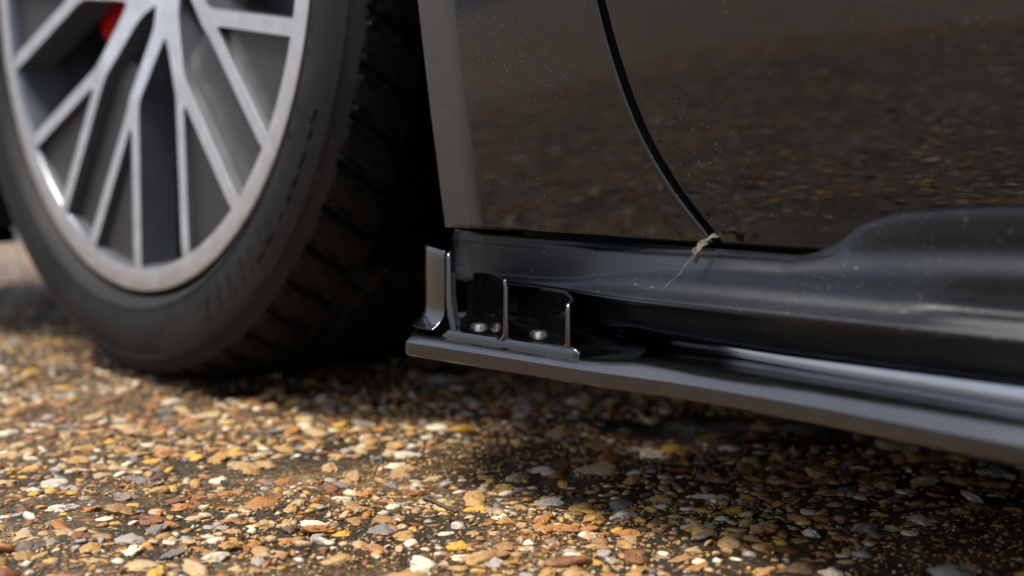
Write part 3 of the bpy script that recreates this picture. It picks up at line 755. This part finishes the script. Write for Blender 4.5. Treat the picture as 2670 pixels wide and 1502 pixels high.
for k in range(5):
    a = (SP0, SP0+73.5, SP0+144.5, SP0-144.5, SP0-73.5)[k]
    o = wcopy('spoke', spm, a); bevel(o, .0011, 2, 50)
    for m in (yi, yi2, gi): wcopy('insert', m, a)
hubp = [(dish(.02)-.004, .001), (dish(.02)-.004, .024), (dish(.02)-.0032, .0265), (dish(.02)+.002, .029), (dish(.03)+.02, .033), (.075, .060), (.10, .075)]
v, f = revolve(hubp, 64); wsub('hub', v, f, SILVER, 30)
# wheel bolts in the pockets between the pairs
bp = [(.058, .0), (.058, .007), (.060, .0085), (.085, .0085)]
v, f = revolve(bp, 6); bme_ = mesh('wheel_bolt', v, f, 20); bme_.materials.append(DISC)
for k in range(5):
    a = SP0+36+72*k; p = pol(.056, a); o = bpy.data.objects.new('wheel_bolt', bme_); COL.objects.link(o); o.parent = wheel; o.location = (p[0], 0, p[1])
# brake
v, f = revolve([(.085, .06), (.085, .158), (.0865, .160), (.112, .160), (.1135, .158), (.1135, .06), (.085, .06)], 96); wsub('brake_disc', v, f, DISC, 30)
secs = []
for k in range(17):
    a = math.radians(-122+56*k/16); e = math.sin(math.pi*min(1, (k+.6)/3)/2)*math.sin(math.pi*min(1, (16.6-k)/3)/2)
    r0, r1 = .128-.030*e, .155+.016*e; y0, y1 = .074-.012*e, .13
    secs.append([(r*math.sin(a), y, -r*math.cos(a)) for r, y in ((r0, y0+.004), (r0+.004, y0), (r1-.006, y0), (r1, y0+.006), (r1, y1), (r0, y1))])
v, f = loft(secs, True, True); cal = link('brake_caliper', mesh('brake_caliper', v, f, 30), RED, car); cal.location = wheel.location

# the other three wheels are copies
def copy_wheel(loc, flip):
    nw = wheel.copy(); COL.objects.link(nw); nw.location = Vector(loc)-car.location; nw.rotation_euler = (0, 0, math.pi if flip else 0)
    for ch in list(wheel.children):
        c = ch.copy(); COL.objects.link(c); c.parent = nw
copy_wheel((2.86, 0, R0*1.012), False); copy_wheel((0, WD, R0*1.012), True); copy_wheel((2.86, WD, R0*1.012), True)

# ================================================================== SMALL THINGS
# dry web and seed husk caught at the foot of the shut line
def catpath(p, n=6): return [tuple(q) for q in catmull(p, n)]
husk = bpy.data.objects.new('web_debris', None); COL.objects.link(husk); husk.location = (.6575, -.0260, .146)
husk['label'] = 'dry tangle of web and seed husk hanging at foot of door gap'; husk['category'] = 'debris'; husk.empty_display_size = .01
def hp(name, v, f, mat): return link(name, mesh(name, v, f, 60), mat, husk)
x0, y0 = .6560, -.0262
pts = [(x0-.0002, y0+.012, .1555), (x0+.0004, y0+.006, .1535), (x0+.0003, y0+.002, .1515), (x0-.0001, y0, .1490), (x0-.0008, y0-.0004, .1468)]
for k in range(13):
    q = [(p[0]+random.gauss(0, .0010), p[1]+random.gauss(0, .0006), p[2]+random.gauss(0, .0006)) for p in pts]
    v, f = tube(catpath(q), [.00012+.00026*random.random() for _ in range(len(catpath(q)))], 5); hp('web_strand', v, f, WEB)
bm = bmesh.new(); bmesh.ops.create_icosphere(bm, subdivisions=3, radius=1)
for q in bm.verts:
    d = q.co.copy(); q.co *= 1+.35*mnoise.noise(d*1.7+Vector((3, 1, 0)))+.22*mnoise.noise(d*4.1)
    q.co = Vector((q.co.x*.0013, q.co.y*.0010, q.co.z*.0020)); q.co.z -= .0012*max(0, -d.z)**2; q.co += Vector((x0-.0006, y0-.0006, .1458))
me = bpy.data.meshes.new('husk'); bm.to_mesh(me); bm.free(); me.polygons.foreach_set('use_smooth', [True]*len(me.polygons)); link('husk', me, BARK, husk)
tail = [(x0-.0012, y0-.0005, .1460), (x0-.0035, y0-.0006, .1450), (x0-.0056, y0-.0008, .1430), (x0-.0066, y0-.0030, .1400), (x0-.0072, y0-.0050, .1375), (x0-.0090, y0-.0064, .1352), (x0-.0118, y0-.0080, .1325), (x0-.0140, y0-.0092, .1300)]
cp = catpath(tail, 5); cp = [(p[0]+random.gauss(0, .00016), p[1], p[2]+random.gauss(0, .00012)) for p in cp]
v, f = tube(cp, list(np.linspace(.00055, .00010, len(cp)))if False else [max(.00010, .0005*(1-i/8)) if i < 8 else .00010+.00006*random.random() for i in range(len(cp))], 5); hp('web_strand', v, f, WEB)

# little twig among the stones
tp = catpath([(.5110, -.0805, .0095), (.5190, -.0797, .0086), (.5280, -.0794, .0074), (.5365, -.0786, .0066)], 5)
v, f = tube(tp, [.0015*(1-.45*i/len(tp))+.00025*math.sin(i*1.9) for i in range(len(tp))], 8)
o = link('twig', mesh('twig', v, f, 60), BARK); o['label'] = 'short dark brown twig lying on the flint gravel'; o['category'] = 'twig'
